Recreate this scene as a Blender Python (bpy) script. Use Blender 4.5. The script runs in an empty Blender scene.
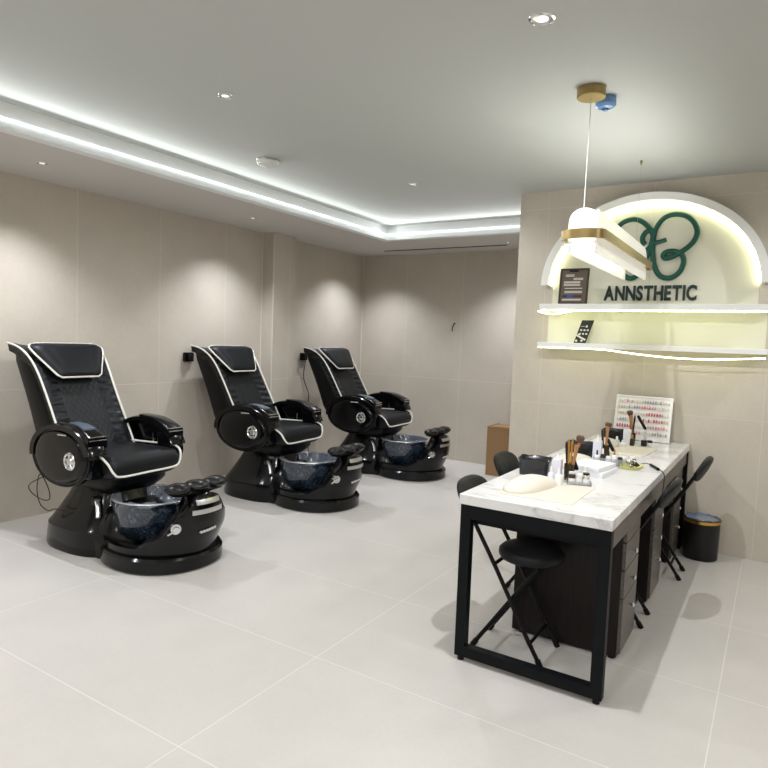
import bpy, math, random
from mathutils import Vector, Matrix
random.seed(4)
C = bpy.context.scene.collection
PI = math.pi
def R(a): return math.radians(a)
def lin(c):
    return tuple(((x/255)/12.92 if x/255 <= .04045 else ((x/255+.055)/1.055)**2.4) for x in c) + (1,)

# ------------------------------------------------------------------ materials
def mat(name, col, rough=.5, metal=0, coat=0, emit=None, estr=0, spec=.5, trans=0, alpha=1, ior=1.45):
    m = bpy.data.materials.new(name); m.use_nodes = True
    b = m.node_tree.nodes['Principled BSDF']
    b.inputs['Base Color'].default_value = lin(col)
    b.inputs['Roughness'].default_value = rough
    b.inputs['Metallic'].default_value = metal
    b.inputs['Coat Weight'].default_value = coat
    b.inputs['Coat Roughness'].default_value = .08
    b.inputs['Specular IOR Level'].default_value = spec
    b.inputs['Transmission Weight'].default_value = trans
    b.inputs['Alpha'].default_value = alpha
    b.inputs['IOR'].default_value = ior
    if emit:
        b.inputs['Emission Color'].default_value = lin(emit); b.inputs['Emission Strength'].default_value = estr
    return m
class N:
    def __init__(s, m): s.t = m.node_tree; s.b = s.t.nodes['Principled BSDF']
    def add(s, kind, **kw):
        n = s.t.nodes.new(kind)
        for k, v in kw.items(): setattr(n, k, v)
        return n
    def lk(s, a, b): s.t.links.new(a, b)
    def math(s, op, a, b=None):
        n = s.add('ShaderNodeMath', operation=op)
        for i, v in enumerate((a, b)):
            if v is None: continue
            if isinstance(v, (int, float)): n.inputs[i].default_value = v
            else: s.lk(v, n.inputs[i])
        return n.outputs[0]
    def mix(s, f, a, b):
        n = s.add('ShaderNodeMix', data_type='RGBA')
        for i, v in ((0, f), (6, a), (7, b)):
            if isinstance(v, (int, float)): n.inputs[i].default_value = v
            elif isinstance(v, tuple): n.inputs[i].default_value = v
            else: s.lk(v, n.inputs[i])
        return n.outputs[2]
    def noise(s, vec, scale, detail=3, rough=.5):
        n = s.add('ShaderNodeTexNoise'); n.inputs['Scale'].default_value = scale
        n.inputs['Detail'].default_value = detail; n.inputs['Roughness'].default_value = rough
        if vec is not None: s.lk(vec, n.inputs['Vector'])
        return n.outputs['Fac']
    def bump(s, h, strength, dist=.01):
        n = s.add('ShaderNodeBump'); n.inputs['Strength'].default_value = strength; n.inputs['Distance'].default_value = dist
        s.lk(h, n.inputs['Height']); s.lk(n.outputs[0], s.b.inputs['Normal'])
    def ramp(s, f, stops):
        n = s.add('ShaderNodeValToRGB'); e = n.color_ramp.elements
        while len(e) < len(stops): e.new(.5)
        for i, (p, c) in enumerate(stops): e[i].position = p; e[i].color = c
        s.lk(f, n.inputs[0]); return n.outputs[0]

def tile_mat(name, col, grout, ax, o, sz, w, rough, var=.03, mott=.06, spec=.5):
    """large-format tiles: grout lines on a real-world grid"""
    m = mat(name, col, rough, spec=spec); n = N(m)
    tc = n.add('ShaderNodeTexCoord'); sx = n.add('ShaderNodeSeparateXYZ'); n.lk(tc.outputs['Object'], sx.inputs[0])
    ds = []; fl = []
    for k in range(2):
        q = n.math('DIVIDE', n.math('SUBTRACT', sx.outputs[ax[k]], o[k]), sz[k])
        q = n.math('ADD', q, 40.0)
        fr = n.math('FRACT', q); fl.append(n.math('FLOOR', q))
        d = n.math('MULTIPLY', n.math('MINIMUM', fr, n.math('SUBTRACT', 1.0, fr)), sz[k]); ds.append(d)
    line = n.math('LESS_THAN', n.math('MINIMUM', ds[0], ds[1]), w)
    cv = n.add('ShaderNodeCombineXYZ'); n.lk(fl[0], cv.inputs[0]); n.lk(fl[1], cv.inputs[1])
    wn = n.add('ShaderNodeTexWhiteNoise', noise_dimensions='3D'); n.lk(cv.outputs[0], wn.inputs['Vector'])
    base = lin(col); dark = tuple(x*(1-mott*2.2) for x in base[:3]) + (1,); lt = tuple(min(1, x*(1+mott)) for x in base[:3]) + (1,)
    nz = n.noise(tc.outputs['Object'], 2.3, 7, .62)
    nz2 = n.noise(tc.outputs['Object'], 45, 3, .6)
    f = n.math('ADD', n.math('MULTIPLY', nz, .7), n.math('MULTIPLY', nz2, .3))
    c = n.ramp(f, [(.3, dark), (.7, lt)])
    c2 = n.mix(n.math('MULTIPLY', wn.outputs['Value'], var*4), c, tuple(x*.8 for x in base[:3]) + (1,))
    n.lk(n.mix(line, c2, lin(grout)), n.b.inputs['Base Color'])
    n.lk(n.math('ADD', n.math('MULTIPLY', nz, .12), rough-.06), n.b.inputs['Roughness'])
    n.bump(n.math('SUBTRACT', 1.0, line), .25, .002)
    return m

WALLC = (200, 192, 179)
m_floor = tile_mat('floor_porcelain', (210, 206, 201), (229, 226, 221), (0, 1), (-.13, 1.487), (1.62, .8), .0022, .36, .025, .035)
m_wall_l = tile_mat('wall_tile_left', WALLC, (214, 207, 195), (1, 2), (3.08, 1.015), (.8175, 1.63), .0025, .42, .02, .05)
m_wall_b = tile_mat('wall_tile_back', WALLC, (214, 207, 195), (0, 2), (-3.42, 1.03), (.8175, 1.63), .0025, .42, .02, .05)
m_wall_a = tile_mat('wall_tile_sign', WALLC, (208, 202, 188), (0, 2), (-.075, 1.015), (.8225, 1.63), .0025, .42, .02, .05)
m_ceil = mat('ceiling_paint', (188, 191, 188), .85)
n = N(m_ceil); tc = n.add('ShaderNodeTexCoord'); n.bump(n.noise(tc.outputs['Object'], 90, 4), .05, .003)
m_soff = mat('soffit_paint', (206, 203, 199), .8)
m_cove = mat('cove_white', (238, 240, 240), .6)
m_led = mat('led_cool', (255, 255, 255), .5, emit=(244, 250, 255), estr=1.6)
m_led_w = mat('led_shelf', (255, 255, 240), .5, emit=(250, 250, 186), estr=11)
m_led_a = mat('led_arch', (255, 255, 246), .5, emit=(252, 252, 208), estr=10)
m_white = mat('white_lacquer', (236, 237, 234), .35)
m_black = mat('gloss_black', (5, 6, 8), .17, coat=.12, spec=.32)
m_black2 = mat('satin_black', (8, 9, 10), .38, spec=.25)
m_frame = mat('powder_black', (9, 13, 16), .5, spec=.18)
n = N(m_frame); tc = n.add('ShaderNodeTexCoord'); n.bump(n.noise(tc.outputs['Object'], 400, 2), .15, .001)
m_leather = mat('black_leather', (17, 20, 23), .46, spec=.32)
n = N(m_leather); tc = n.add('ShaderNodeTexCoord'); n.bump(n.noise(tc.outputs['Object'], 260, 3), .25, .002)
m_rib = mat('ribbed_leather', (17, 21, 24), .42, spec=.4)
n = N(m_rib); tc = n.add('ShaderNodeTexCoord'); sx = n.add('ShaderNodeSeparateXYZ'); n.lk(tc.outputs['Object'], sx.inputs[0])
wv = n.math('SINE', n.math('ADD', n.math('MULTIPLY', sx.outputs[2], 115), n.math('MULTIPLY', n.noise(tc.outputs['Object'], 9), 5)))
n.bump(wv, .7, .006)
m_quilt = mat('quilted_leather', (15, 18, 21), .45, spec=.4)
n = N(m_quilt); tc = n.add('ShaderNodeTexCoord'); sx = n.add('ShaderNodeSeparateXYZ'); n.lk(tc.outputs['Object'], sx.inputs[0])
yy = n.math('MULTIPLY', sx.outputs[1], 1/.048); zz = n.math('MULTIPLY', sx.outputs[2], 1/.062)
a1 = n.math('ABSOLUTE', n.math('SINE', n.math('MULTIPLY', n.math('ADD', yy, zz), PI))); a2 = n.math('ABSOLUTE', n.math('SINE', n.math('MULTIPLY', n.math('SUBTRACT', yy, zz), PI)))
n.bump(n.math('POWER', n.math('MINIMUM', a1, a2), .6), .7, .004)
m_pipe = mat('white_piping', (232, 230, 222), .5)
m_chrome = mat('chrome', (225, 228, 230), .12, metal=1)
m_silver = mat('silver_band', (205, 206, 204), .28, metal=.85)
m_bowl = mat('blue_glitter_glass', (42, 54, 72), .12, coat=.8)
n = N(m_bowl); tc = n.add('ShaderNodeTexCoord')
vo = n.add('ShaderNodeTexVoronoi'); vo.inputs['Scale'].default_value = 60; n.lk(tc.outputs['Object'], vo.inputs['Vector'])
f = n.math('ADD', n.math('MULTIPLY', n.noise(tc.outputs['Object'], 14, 6, .7), .75), n.math('MULTIPLY', vo.outputs['Distance'], .3))
n.lk(n.ramp(f, [(.38, lin((20, 27, 36))), (.6, lin((42, 54, 68))), (.78, lin((92, 106, 120)))]), n.b.inputs['Base Color'])
m_liner = mat('clear_plastic_liner', (190, 200, 215), .12, trans=.55, alpha=.55)
m_panel = mat('touch_panel', (86, 98, 112), .25)
m_cable = mat('black_cable', (30, 22, 22), .5)
m_marble = mat('marble_top', (224, 224, 224), .2)
n = N(m_marble); tc = n.add('ShaderNodeTexCoord'); mp = n.add('ShaderNodeMapping'); n.lk(tc.outputs['Object'], mp.inputs[0])
mp.inputs['Rotation'].default_value = (0, 0, R(28)); mp.inputs['Scale'].default_value = (.8, 1.9, .8)
dn = n.add('ShaderNodeTexNoise'); dn.inputs['Scale'].default_value = 1.7; dn.inputs['Detail'].default_value = 5; n.lk(mp.outputs[0], dn.inputs['Vector'])
vm = n.add('ShaderNodeVectorMath', operation='MULTIPLY_ADD'); n.lk(dn.outputs['Color'], vm.inputs[0]); vm.inputs[1].default_value = (.9, .9, .9); n.lk(mp.outputs[0], vm.inputs[2])
f = n.noise(vm.outputs[0], 1.5, 6, .55)
v1 = n.math('ABSOLUTE', n.math('SUBTRACT', f, .5))
n.lk(n.ramp(v1, [(0, lin((190, 190, 192))), (.008, lin((212, 212, 212))), (.04, lin((225, 225, 225))), (.2, lin((231, 231, 230)))]), n.b.inputs['Base Color'])
m_wood = mat('dark_laminate', (26, 22, 21), .4, spec=.25)
n = N(m_wood); tc = n.add('ShaderNodeTexCoord'); mp = n.add('ShaderNodeMapping'); n.lk(tc.outputs['Object'], mp.inputs[0]); mp.inputs['Scale'].default_value = (30, 30, 2)
n.lk(n.ramp(n.noise(mp.outputs[0], 2.2, 5, .6), [(.3, lin((20, 16, 16))), (.7, lin((32, 27, 26)))]), n.b.inputs['Base Color'])
m_drawer = mat('grey_brown_laminate', (104, 98, 92), .3, spec=.35)
n = N(m_drawer); tc = n.add('ShaderNodeTexCoord'); mp = n.add('ShaderNodeMapping'); n.lk(tc.outputs['Object'], mp.inputs[0]); mp.inputs['Scale'].default_value = (2, 3, 40)
n.lk(n.ramp(n.noise(mp.outputs[0], 2, 5, .6), [(.3, lin((70, 66, 62))), (.7, lin((98, 93, 87)))]), n.b.inputs['Base Color'])
m_brass = mat('brushed_brass', (158, 138, 92), .32, metal=1)
m_acryl = mat('lit_acrylic', (244, 244, 242), .3, emit=(255, 252, 240), estr=.16, trans=.3)
m_lamp = mat('lamp_tray', (255, 255, 255), .5, emit=(255, 250, 235), estr=1.5)
m_blue = mat('blue_plastic', (120, 165, 215), .25, trans=.3)
m_green = mat('sign_green', (2, 78, 62), .4)
m_text = mat('sign_dark_green', (6, 38, 33), .45)
m_wframe = mat('walnut_frame', (52, 40, 32), .4)
m_cert = mat('certificate_brown', (92, 80, 68), .45)
m_paper = mat('print_pale', (215, 210, 200), .6)
m_cream = mat('cream_leather', (228, 220, 206), .5)
m_mat = mat('cream_mat', (222, 214, 200), .55)
m_bag = mat('black_bag_plastic', (16, 20, 26), .18, coat=.5)
m_gold = mat('gold', (214, 170, 90), .25, metal=1)
m_ferr = mat('brush_handle', (170, 122, 80), .4)
m_hair = mat('brush_hair', (98, 72, 58), .8)
m_jar = mat('white_plastic', (238, 238, 236), .3)
m_clear = mat('clear_acrylic', (235, 238, 240), .08, trans=.8)
m_teal = mat('teal_bottle', (178, 214, 210), .3)
m_lilac = mat('pale_lilac_label', (222, 222, 236), .4)
m_ytray = mat('yellow_green_tray', (200, 200, 130), .35)
m_box = mat('white_card', (238, 238, 242), .5)
m_bin = mat('bin_black', (12, 12, 13), .45)
m_binliner = mat('bin_liner', (120, 135, 160), .3, trans=.3)
m_card = mat('cardboard', (150, 118, 82), .75)
m_tape = mat('parcel_tape', (176, 140, 96), .4)
m_dark = mat('dark_hole', (12, 12, 12), .8)
m_board = mat('white_board', (240, 238, 234), .35)
SW = [mat('swatch_%s' % k, c, .2) for k, c in dict(red=(196, 92, 104), pink=(226, 168, 172), rose=(208, 124, 134), teal=(140, 186, 194), sand=(214, 196, 172), grey=(176, 176, 180), wine=(160, 90, 100), pale=(228, 223, 216)).items()]

# ------------------------------------------------------------------ mesh helpers
class MB:
    def __init__(s): s.v = []; s.f = []; s.mi = []; s.cur = 0
    def _add(s, vs, fs):
        o = len(s.v); s.v += [tuple(p) for p in vs]
        for f in fs: s.f.append([o+i for i in f]); s.mi.append(s.cur)
        return s
    def box(s, x0, x1, y0, y1, z0, z1):
        v = [(x, y, z) for x in (x0, x1) for y in (y0, y1) for z in (z0, z1)]
        return s._add(v, [(0, 1, 3, 2), (4, 6, 7, 5), (0, 4, 5, 1), (2, 3, 7, 6), (0, 2, 6, 4), (1, 5, 7, 3)])
    def rbox(s, c, h, rot=0):
        ca, sa = math.cos(rot), math.sin(rot)
        v = []
        for x in (-h[0], h[0]):
            for y in (-h[1], h[1]):
                for z in (-h[2], h[2]): v.append((c[0]+x*ca-y*sa, c[1]+x*sa+y*ca, c[2]+z))
        return s._add(v, [(0, 1, 3, 2), (4, 6, 7, 5), (0, 4, 5, 1), (2, 3, 7, 6), (0, 2, 6, 4), (1, 5, 7, 3)])
    def rings(s, rs, caps=True, closed=False):
        k = len(rs[0]); v = [p for r in rs for p in r]; f = []
        m = len(rs)
        for i in range(m if closed else m-1):
            j = (i+1) % m
            for a in range(k):
                b = (a+1) % k
                f.append((i*k+a, i*k+b, j*k+b, j*k+a))
        if caps and not closed:
            f.append(tuple(reversed(range(k)))); f.append(tuple((m-1)*k+a for a in range(k)))
        return s._add(v, f)
    def grid(s, rows, flip=False):
        k = len(rows[0]); v = [p for r in rows for p in r]; f = []
        for i in range(len(rows)-1):
            for a in range(k-1):
                q = (i*k+a, i*k+a+1, (i+1)*k+a+1, (i+1)*k+a)
                f.append(tuple(reversed(q)) if flip else q)
        return s._add(v, f)
    def lathe(s, c, prof, k=32, ax='z', caps=True, sx=1, sy=1):
        rs = []
        for r, z in prof:
            ring = []
            for i in range(k):
                a = 2*PI*i/k; u, w = r*sx*math.cos(a), r*sy*math.sin(a)
                if ax == 'z': ring.append((c[0]+u, c[1]+w, c[2]+z))
                elif ax == 'y': ring.append((c[0]+u, c[1]+z, c[2]-w))
                else: ring.append((c[0]+z, c[1]+u, c[2]+w))
            rs.append(ring)
        return s.rings(rs, caps)
    def prism(s, poly, fn):
        """poly of 2D points, fn(u,v,side 0/1)->3D"""
        k = len(poly)
        return s.rings([[fn(u, v, 0) for u, v in poly], [fn(u, v, 1) for u, v in poly]])
    def tube(s, path, r, k=10, closed=False, flat=1.0, fixn=None):
        P = [Vector(p) for p in path]; m = len(P); rs = []
        nrm = None
        for i in range(m):
            if closed: t = P[(i+1) % m]-P[(i-1) % m]
            else: t = P[min(i+1, m-1)]-P[max(i-1, 0)]
            if t.length < 1e-9: t = Vector((0, 0, 1))
            t.normalize()
            if fixn is not None: nrm = Vector(fixn)
            elif nrm is None:
                nrm = Vector((0, 0, 1)) if abs(t.z) < .9 else Vector((1, 0, 0))
            nrm = (nrm-t*nrm.dot(t)).normalized(); b = t.cross(nrm)
            rr = r[i] if isinstance(r, (list, tuple)) else r
            rs.append([P[i]+nrm*math.cos(2*PI*a/k)*rr*flat+b*math.sin(2*PI*a/k)*rr for a in range(k)])
        return s.rings(rs, True, closed)
    def sphere(s, c, r, k=20, m=12, sq=1):
        rs = []
        for i in range(1, m):
            p = PI*i/m; rs.append([(c[0]+r[0]*math.sin(p)*math.cos(2*PI*a/k), c[1]+r[1]*math.sin(p)*math.sin(2*PI*a/k), c[2]-r[2]*math.cos(p)) for a in range(k)])
        return s.rings(rs)
    def build(s, name, m, parent=None, smooth=35, bevel=0, seg=3, sub=0):
        me = bpy.data.meshes.new(name); me.from_pydata(s.v, [], s.f)
        ms = m if isinstance(m, (list, tuple)) else [m]
        for q in ms: me.materials.append(q)
        if len(ms) > 1:
            for p, i in zip(me.polygons, s.mi): p.material_index = i
        me.validate(); me.update()
        import bmesh
        bm = bmesh.new(); bm.from_mesh(me); bmesh.ops.recalc_face_normals(bm, faces=bm.faces); bm.to_mesh(me); bm.free()
        for p in me.polygons: p.use_smooth = smooth > 0
        if smooth: me.set_sharp_from_angle(angle=R(smooth))
        o = bpy.data.objects.new(name, me); C.objects.link(o)
        if parent: o.parent = parent
        if bevel:
            b = o.modifiers.new('bevel', 'BEVEL'); b.width = bevel; b.segments = seg; b.limit_method = 'ANGLE'; b.angle_limit = R(35); b.harden_normals = False
        if sub:
            b = o.modifiers.new('sub', 'SUBSURF'); b.levels = sub; b.render_levels = sub
        return o
def tag(o, label=None, cat=None, group=None, kind=None):
    if label: o['label'] = label
    if cat: o['category'] = cat
    if group: o['group'] = group
    if kind: o['kind'] = kind
    return o
def thing(name, label, cat, loc=(0, 0, 0), rz=0, group=None):
    o = bpy.data.objects.new(name, None); C.objects.link(o); o.location = loc; o.rotation_euler = (0, 0, rz); o.empty_display_size = .1
    return tag(o, label, cat, group)
def copy_tree(o, parent=None):
    c = o.copy(); C.objects.link(c); c.parent = parent
    for ch in list(o.children): copy_tree(ch, c)
    return c
def cr(pts, n=8, closed=False):
    P = [Vector(p) for p in pts]; m = len(P); out = []
    for i in range(m if closed else m-1):
        g = (lambda j: P[j % m]) if closed else (lambda j: P[max(0, min(m-1, j))])
        a, b, c, d = g(i-1), g(i), g(i+1), g(i+2)
        for k in range(n):
            t = k/n; out.append(.5*((2*b)+(c-a)*t+(2*a-5*b+4*c-d)*t*t+(3*b-a-3*c+d)*t**3))
    if not closed: out.append(P[-1])
    return out
def interp(tab, x):
    if x <= tab[0][0]: return tab[0][1]
    for (a, b), (c, d) in zip(tab, tab[1:]):
        if x <= c:
            t = (x-a)/(c-a); t = t*t*(3-2*t); return b+(d-b)*t
    return tab[-1][1]
def sup(cx, cy, z, hx, hy, k=40, p=2.6):
    o = []
    for i in range(k):
        a = 2*PI*i/k; c, s_ = math.cos(a), math.sin(a)
        o.append((cx+hx*math.copysign(abs(c)**(2/p), c), cy+hy*math.copysign(abs(s_)**(2/p), s_), z))
    return o

# ------------------------------------------------------------------ room shell
XL, YB, YA, XA = -4.94, 7.26, 5.26, -1.97      # left wall, back wall, sign wall and its left edge
ZS, ZC = 2.63, 2.79                             # soffit and main ceiling
XR, YF = 2.3, -2.4
CX, CY = -3.865, 6.14                           # soffit edges
def st(name, mb, m, **k): return tag(mb.build(name, m, smooth=0, **k), kind='structure')
st('floor', MB().box(XL-.15, XR+.15, YF-.15, YB+.15, -.1, 0), m_floor)
st('wall_left', MB().box(XL-.15, XL, YF-.15, YB+.15, 0, 3.0), m_wall_l)
st('wall_back', MB().box(XL, XA+.15, YB, YB+.15, 0, 3.0), m_wall_b)
st('wall_right', MB().box(XR, XR+.15, YF-.15, YA+.2, 0, 3.0), m_wall_l)
st('wall_front', MB().box(XL, XR, YF-.15, YF, 0, 3.0), m_wall_b)
st('wall_sign', MB().box(XA, XR+.15, YA, YA+.15, 0, 3.0).box(XA, XA+.15, YA+.15, YB, 0, 3.0), m_wall_a)
st('wall_pillar', MB().box(XL, -4.77, 5.26, 5.62, 0, ZS), m_wall_l)
m_trim = mat('corner_trim', (222, 217, 206), .4)
st('trim_1', MB().box(-4.776, -4.766, 5.256, 5.266, 0, ZS), m_trim)
st('trim_2', MB().box(XL, XL+.008, 5.252, 5.26, 0, ZS), m_trim)
st('trim_3', MB().box(XL, XL+.008, YB-.008, YB, 0, ZS), m_trim)
st('ceiling', MB().box(XL, XR, YF, YB, ZC, ZC+.1), m_ceil)
st('ceiling_soffit', MB().box(XL, CX-.05, YF, YB, ZS, ZS+.02).box(CX-.05, XA, CY+.05, YB, ZS, ZS+.02), m_soff)
# cove: lower fascia lip, recessed slot with the strip, upper band
def cove(mb, x, z0, z1):  # L shaped run with its inner face at offset x behind the soffit edge
    mb.box(CX-x-.02, CX-x, YF, CY+x+.02, z0, z1); mb.box(CX-x-.02, XA, CY+x, CY+x+.02, z0, z1); return mb
mb = MB()
pf = [(-.0, ZS-.001), (-.03, ZS+.053), (-.08, ZS+.053), (-.08, ZS-.001)]
mb.rings([[(CX+u, YF, z) for u, z in pf], [(CX+u, CY-u, z) for u, z in pf]]); mb.rings([[(CX+u, CY-u, z) for u, z in pf], [(XA, CY-u, z) for u, z in pf]])
st('trim_cove_fascia', mb, m_cove)
st('trim_cove_band', cove(MB(), .034, ZS+.053, ZC), m_cove)
tag(MB().tube([(CX-.022, YF+.02, ZS+.064), (CX-.022, CY+.02, ZS+.064)], .006, 10).build('led_strip', m_led), 'long white cove light strip running above the pedicure chairs along the left wall', 'light strip')
tag(MB().tube([(CX-.012, CY+.022, ZS+.064), (XA-.01, CY+.022, ZS+.064)], .006, 10).build('led_strip', m_led), 'short white cove light strip above the back wall of the alcove', 'light strip')
tag(MB().box(-4.37, -2.72, 6.86, 6.90, ZS-.004, ZS+.002).build('air_vent', m_dark, smooth=0), 'long narrow dark slot vent in the lowered ceiling at the back wall', 'vent')

# ------------------------------------------------------------------ downlights
def downlight(x, y, z, label, r=.05):
    t = thing('downlight', label, 'ceiling light', (x, y, z), 0, 'recessed ceiling downlights')
    MB().lathe((0, 0, 0), [(r*.82, .0), (r*.86, -.006), (r, -.004), (r*1.04, .0)], 32, caps=False).build('trim_ring', m_chrome, t)
    MB().lathe((0, 0, 0), [(r*.82, -.0015), (r*.5, -.0012), (r*.48, -.0008)], 32, caps=False).build('reflector', m_chrome, t)
    MB().lathe((0, 0, 0), [(r*.5, -.002), (r*.05, -.003)], 24).build('lens', m_lens, t)
    return t
m_lens = mat('lamp_lens', (255, 255, 255), .3, emit=(255, 250, 244), estr=.7)
LAMPS = []
def spot(x, y, z, e, size=110, blend=.6, col=(1, .95, .90), rad=.03, aim=None):
    l = bpy.data.lights.new('lamp', 'SPOT'); l.energy = e; l.spot_size = R(size); l.spot_blend = blend; l.color = col; l.shadow_soft_size = rad
    o = bpy.data.objects.new('downlight_beam', l); C.objects.link(o); o.location = (x, y, z-.02)
    if aim: o.rotation_euler = (Vector(aim)-Vector((x, y, z))).to_track_quat('-Z', 'Y').to_euler()
downlight(-2.65, 2.50, ZC, 'round chrome downlight in the main ceiling left of the smoke detector cover', .04)
downlight(-.89, 2.50, ZC, 'large round chrome downlight nearest the brass pendant canopy', .052)
downlight(-2.66, 4.59, ZC, 'small downlight in the main ceiling nearest the alcove corner', .035)
downlight(-4.41, 2.49, ZS, 'soffit downlight above the nearest pedicure chair', .035)
downlight(-4.42, 4.56, ZS, 'soffit downlight above the middle pedicure chair', .035)
downlight(-2.64, 6.70, ZS, 'soffit downlight at the right end of the slot vent', .035)
SOFF = [(-4.41, 2.49), (-4.42, 4.56), (-4.43, 6.62), (-2.64, 6.70), (-4.41, .4), (-4.41, -1.6)]
E_SOFF, E_MAIN = 78, 31
for x, y in SOFF: spot(x, y, ZS, E_SOFF, 116, .95, (.90, .925, 1))
for x, y in [(-2.65, 2.5), (-.89, 2.5), (-2.66, 4.59), (-2.65, .4), (-.89, .4), (.9, .4), (.9, 2.5), (-.89, -1.6), (-2.65, -1.6), (.9, -1.6), (.9, 4.5)]:
    spot(x, y, ZC, E_MAIN*(2.9 if (x, y) == (-.89, 2.5) else 1.15 if y > 1 else 1.25), 168, .45, (.985, .99, 1), .018)

# smoke detector in its crumpled film cover
sd = thing('smoke_detector', 'white smoke detector in a crumpled film cover on the ceiling', 'smoke detector', (-3.3, 3.54, ZC))
MB().lathe((0, 0, 0), [(.05, -.03), (.062, -.02), (.065, 0)], 28).build('housing', m_jar, sd)
mb = MB(); rs = []
for j, (r, z) in enumerate([(.078, 0), (.085, -.015), (.07, -.035), (.04, -.048), (.012, -.062)]):
    rs.append([(r*(1+random.uniform(-.12, .12))*math.cos(2*PI*i/16)+.012*j/4, r*(1+random.uniform(-.12, .12))*math.sin(2*PI*i/16), z) for i in range(16)])
mb.rings(rs); mb.build('film_cover', mat('film', (235, 238, 236), .25, alpha=.75), sd, smooth=0)

# ------------------------------------------------------------------ pedicure chair
# local frame: +x the way the sitter faces, -y the sitter's right (towards the camera); origin on the floor, world = local + (-3.9, yc)
def make_chair():
    t = thing('pedicure_chair', 'x', 'pedicure chair', group='black pedicure spa chairs')
    # pedestal: flared skirt and column behind, hump towards the tub
    rs = []
    for z, dx, hx, hy in [(0, 0, .395, .36), (.02, 0, .40, .365), (.155, 0, .385, .355), (.172, 0, .37, .34), (.25, .01, .325, .295), (.34, .02, .275, .25), (.43, .03, .235, .215), (.50, .03, .22, .205), (.53, .03, .21, .2)]:
        rs.append(sup(-.10+dx, 0, z, hx, hy, 48, 2.7))
    mb = MB().rings(rs)
    rs = []
    for z, hx, hy in [(0, .26, .30), (.10, .26, .30), (.2, .22, .26), (.30, .17, .2), (.34, .12, .15)]: rs.append(sup(.17, 0, z, hx, hy, 40, 2.2))
    mb.rings(rs); mb.build('pedestal', m_black, t)
    # foot ring around the tub
    rs = [sup(.475, 0, z, a-.015, b, 64, 2.15) for z, a, b in [(0, .395, .35), (.012, .412, .365), (.085, .412, .365), (.10, .40, .352), (.105, .36, .32)]]
    MB().rings(rs).build('base_ring', m_black, t)
    # tub housing: outer shell with a dipping rim, inner wall round the bowl
    BX = .385
    def router(phi, z):
        a = interp([(.1, .385), (.3, .455), (.42, .46), (.52, .425)], z); b = interp([(.1, .335), (.3, .375), (.52, .36)], z)
        cx = .46; dx, dy = math.cos(phi), math.sin(phi); ox = BX-cx
        A = dx*dx/a/a+dy*dy/b/b; B = 2*ox*dx/a/a; Cc = ox*ox/a/a-1
        return (-B+math.sqrt(B*B-4*A*Cc))/(2*A)
    def top(phi):
        d = abs(math.degrees(phi)); return interp([(0, .49), (9, .475), (20, .37), (36, .22), (56, .15), (120, .15), (150, .26), (180, .29)], d)
    K = 96; outer = []; 
    phis = [(-PI+2*PI*i/K) for i in range(K)]
    def P(phi, r, z): return (BX+r*math.cos(phi), r*math.sin(phi), z)
    for s_ in range(9):
        q = s_/8; outer.append([P(p, router(p, .095+(top(p)-.095)*q), .095+(top(p)-.095)*q) for p in phis])
    outer.append([P(p, router(p, top(p))-.012, top(p)+.008) for p in phis])
    ri = lambda p: .286+.10*max(0, math.cos(p))**6
    outer.append([P(p, ri(p)+.008, top(p)+.006) for p in phis])
    outer.append([P(p, ri(p), top(p)-.006) for p in phis])
    outer.append([P(p, .20, .11) for p in phis])
    MB().rings(outer).build('tub_housing', m_black, t, smooth=50)
    # silver bands round the front of the housing
    for z0, z1 in ((.432, .462), (.372, .402)):
        rows = []
        lim = 10 if z0 > .4 else 13
        for z in (z0, (z0+z1)/2, z1):
            rows.append([P(R(-lim+2*lim*i/24), router(R(-lim+2*lim*i/24), z)+.005, z) for i in range(25)])
        mb = MB().grid(rows); mb.grid([[(x-.004, y, z) for x, y, z in r_] for r_ in rows], True)
        mb.build('silver_band', m_silver, t, smooth=60)
    # lettered badge, a little script flourish
    phi0 = R(-4)
    pts = []
    for i in range(40):
        u = i/39; ph = R(-7+14*u); zz = .255+.008*math.sin(u*38)+.012*u
        q = P(ph, router(ph, zz)+.004, zz); pts.append(q)
    mb = MB().tube(pts, .0065, 6, flat=.7); mb.build('badge', m_chrome, t)
    # bowl
    prof_o = [(.11, .118), (.18, .128), (.225, .17), (.25, .25), (.262, .34), (.266, .385), (.272, .392), (.268, .400), (.254, .393), (.242, .33), (.22, .22), (.16, .165), (.02, .155)]
    b = MB().lathe((BX, 0, 0), prof_o, 56).build('basin', m_bowl, t, smooth=50)
    MB().tube([(BX+.268*math.cos(2*PI*i/56), .268*math.sin(2*PI*i/56), .396) for i in range(56)], .0055, 8, closed=True).build('rim', m_silver, b)
    # crumpled disposable liner inside the bowl
    rnd = random.Random(3); rs = []
    for r0, z in [(.277, .388), (.272, .404), (.252, .402), (.236, .36), (.215, .30), (.18, .23), (.10, .19), (.03, .18)]:
        rs.append([(BX+(r0+rnd.uniform(-.012, .004))*math.cos(2*PI*i/44), (r0+rnd.uniform(-.012, .004))*math.sin(2*PI*i/44), z+rnd.uniform(-.010, .010)) for i in range(44)])
    MB().rings(rs, caps=False).build('liner', m_liner, b, smooth=20)
    # tap lever on the housing and drain lever by the pedestal
    def at(phi, z, off=0): return Vector(P(R(phi), router(R(phi), z)+off, z))
    kn = at(-24, .30, -.002); kd = Vector((math.cos(R(-24)), math.sin(R(-24)), 0))
    mb = MB().tube([kn-kd*.012, kn+kd*.02], .032, 20); mb.tube([kn+kd*.02, kn+kd*.035], [.022, .016], 16)
    mb.tube([kn+kd*.03, kn+kd*.035+Vector((-.045, -.03, -.035))], [.009, .006], 8)
    mb.build('tap', m_chrome, t)
    mb = MB().tube(cr([(.10, -.24, .36), (.13, -.25, .33), (.155, -.262, .28), (.165, -.27, .255)], 5), [.016]*15+[.012], 10, flat=.6)
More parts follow.
